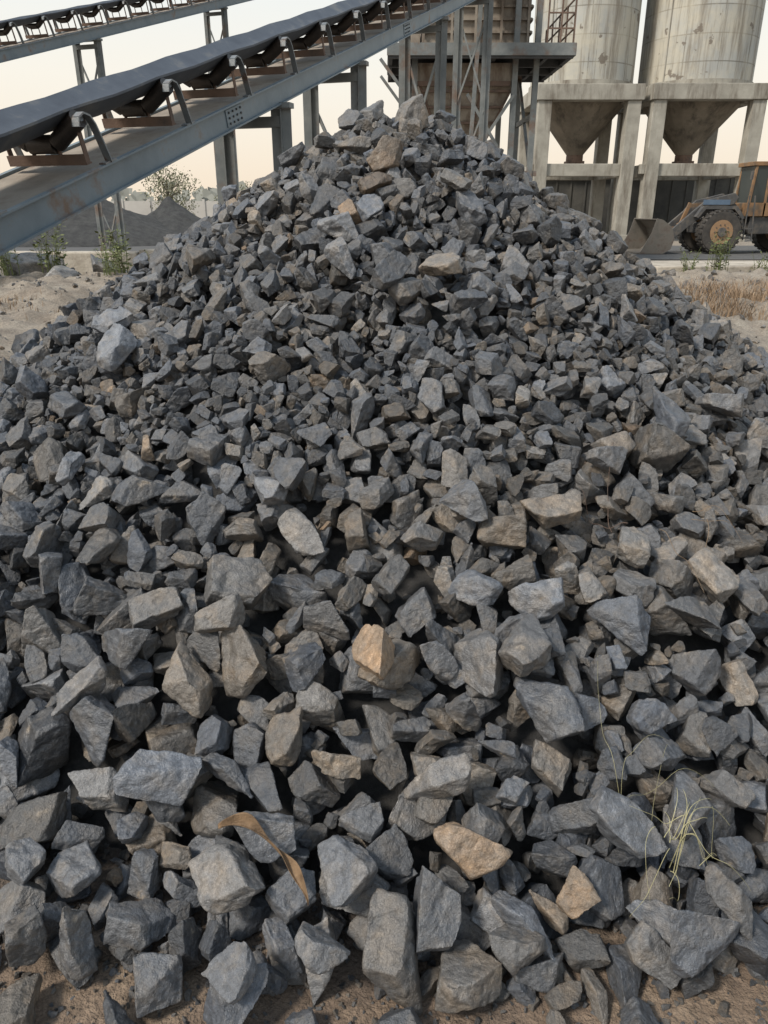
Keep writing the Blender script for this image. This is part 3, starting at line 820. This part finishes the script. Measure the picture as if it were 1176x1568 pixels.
s=Part()
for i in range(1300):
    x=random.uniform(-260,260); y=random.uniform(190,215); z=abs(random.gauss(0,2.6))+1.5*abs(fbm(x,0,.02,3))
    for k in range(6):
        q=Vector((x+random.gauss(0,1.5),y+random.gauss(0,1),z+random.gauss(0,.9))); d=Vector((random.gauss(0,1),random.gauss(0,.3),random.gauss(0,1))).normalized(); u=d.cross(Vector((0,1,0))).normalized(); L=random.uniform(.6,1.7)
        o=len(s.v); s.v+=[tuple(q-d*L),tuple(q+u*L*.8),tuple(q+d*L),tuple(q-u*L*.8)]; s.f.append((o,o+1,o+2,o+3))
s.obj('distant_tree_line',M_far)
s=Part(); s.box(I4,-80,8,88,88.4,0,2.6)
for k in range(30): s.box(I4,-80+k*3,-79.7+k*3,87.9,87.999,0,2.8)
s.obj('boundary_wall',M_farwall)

# ------------------------------------------------------------ leaf and straw on the pile
def surf(x,y):
    i=int((x-X0)/cell); j=int((y-Y0)/cell); return float(H[i-1:i+2,j-1:j+2].max())
path=[(-.385,1.31),(-.35,1.325),(-.31,1.315),(-.275,1.30),(-.24,1.29),(-.21,1.27),(-.185,1.24),(-.17,1.20)]
zs=[surf(*q)+.012 for q in path]; zs=[sum(zs[max(0,i-1):i+2])/len(zs[max(0,i-1):i+2])+.006 for i in range(len(zs))]
s=Part(); wd=[.003,.015,.020,.009,.008,.017,.018,.003]
for i,((x,y),z) in enumerate(zip(path,zs)):
    tw=1.4*math.sin(i*1.3); 
    a=Vector(path[min(i+1,7)])-Vector(path[max(i-1,0)]); a=Vector((a[0],a[1],0)).normalized(); sd=Vector((-a.y,a.x,0))
    for f in (-1,-.5,0,.5,1):
        s.v.append(tuple(Vector((x,y,z))+sd*wd[i]*f*math.cos(tw)+Vector((0,0,wd[i]*f*math.sin(tw)+.014*f*f+.005*math.sin(i*2.5+f*3)))))
for i in range(7):
    for k in range(4): s.f.append((i*5+k,i*5+k+1,i*5+k+6,i*5+k+5))
lo=s.obj('dead_leaf',M_dleaf,None,True); sm=lo.modifiers.new('s','SUBSURF'); sm.levels=2; sm.render_levels=2
so=lo.modifiers.new('t','SOLIDIFY'); so.thickness=.0012
def strands(x,y,n,L,name,mat,rad=.0009,a0=None,sp=.04):
    s=Part()
    for i in range(n):
        a=random.uniform(0,6.28) if a0 is None else random.gauss(a0,.5); px=x+random.gauss(0,sp); py=y+random.gauss(0,sp*.7); pts=[]; da=random.gauss(0,.06); l=L*random.uniform(.4,1.1)
        z=surf(px,py)+.01; dz=random.uniform(0,.006)
        for k in range(18):
            zz=surf(px,py)+.005; z=max(zz if k==0 else z-.012+dz*.5*(1-k/9),zz) ; pts.append(Vector((px,py,z))); px+=math.cos(a)*l/17; py+=math.sin(a)*l/17; a+=da
            px=min(max(px,-1.5),1.5); py=max(py,.9)
        for q in range(3): pts=[pts[0]]+[(pts[i-1]+pts[i]*2+pts[i+1])/4+Vector((0,0,.001)) for i in range(1,len(pts)-1)]+[pts[-1]]
        s.tube(pts,rad,4,rad*.4)
    s.obj(name,mat)
strands(.68,1.31,9,.16,'dry_grass_strand',M_straw,.0008,None,.03); strands(.60,1.40,4,.3,'dry_grass_strand',M_straw,.0006,1.2)
strands(.68,1.30,7,.17,'dry_grass_strand',M_straw,.0011,.7,.018)
strands(1.0,2.2,4,.3,'dry_grass_strand',M_dry,.0009); strands(.75,2.1,2,.25,'dry_grass_strand',M_rust,.0011)

# ------------------------------------------------------------ light, sky, camera
el=math.radians(48); az=math.radians(-124)
sv=Vector((math.sin(az)*math.cos(el),math.cos(az)*math.cos(el),math.sin(el)))
sl=bpy.data.lights.new('sun','SUN'); sl.energy=3.9; sl.angle=math.radians(11); sl.color=(1,.925,.82)
so=bpy.data.objects.new('sun',sl); scn.collection.objects.link(so); so.rotation_euler=sv.to_track_quat('Z','Y').to_euler(); so.location=(0,0,30)
w=bpy.data.worlds.new('World'); scn.world=w; w.use_nodes=True; nt=w.node_tree
bg=nt.nodes['Background']; sk=N(nt,'ShaderNodeTexSky',sky_type='NISHITA'); sk.sun_disc=False
sk.sun_elevation=el; sk.sun_rotation=az; sk.dust_density=4; sk.air_density=1.0; sk.ozone_density=1
tc=N(nt,'ShaderNodeTexCoord'); sp=N(nt,'ShaderNodeSeparateXYZ'); nt.links.new(tc.outputs['Generated'],sp.inputs[0])
hz=ramp(nt,sp.outputs['Z'],[(0,(1,.83,.64)),(.14,(1,.94,.82)),(.30,(.86,.94,.96)),(.7,(.46,.58,.72))])
scl=N(nt,'ShaderNodeVectorMath',operation='SCALE'); scl.inputs['Scale'].default_value=11.5
nt.links.new(hz.outputs[0],scl.inputs[0])
nt.links.new(mix(nt,.8,sk.outputs[0],scl.outputs[0]),bg.inputs[0]); bg.inputs[1].default_value=.10
cd=bpy.data.cameras.new('camera'); co=bpy.data.objects.new('camera',cd); scn.collection.objects.link(co)
co.location=(0,0,1.6); co.rotation_euler=(math.radians(90-22.2),0,0)
cd.sensor_fit='VERTICAL'; cd.sensor_height=36; cd.lens=36*1130/1568; cd.clip_start=.05; cd.clip_end=4000
scn.camera=co
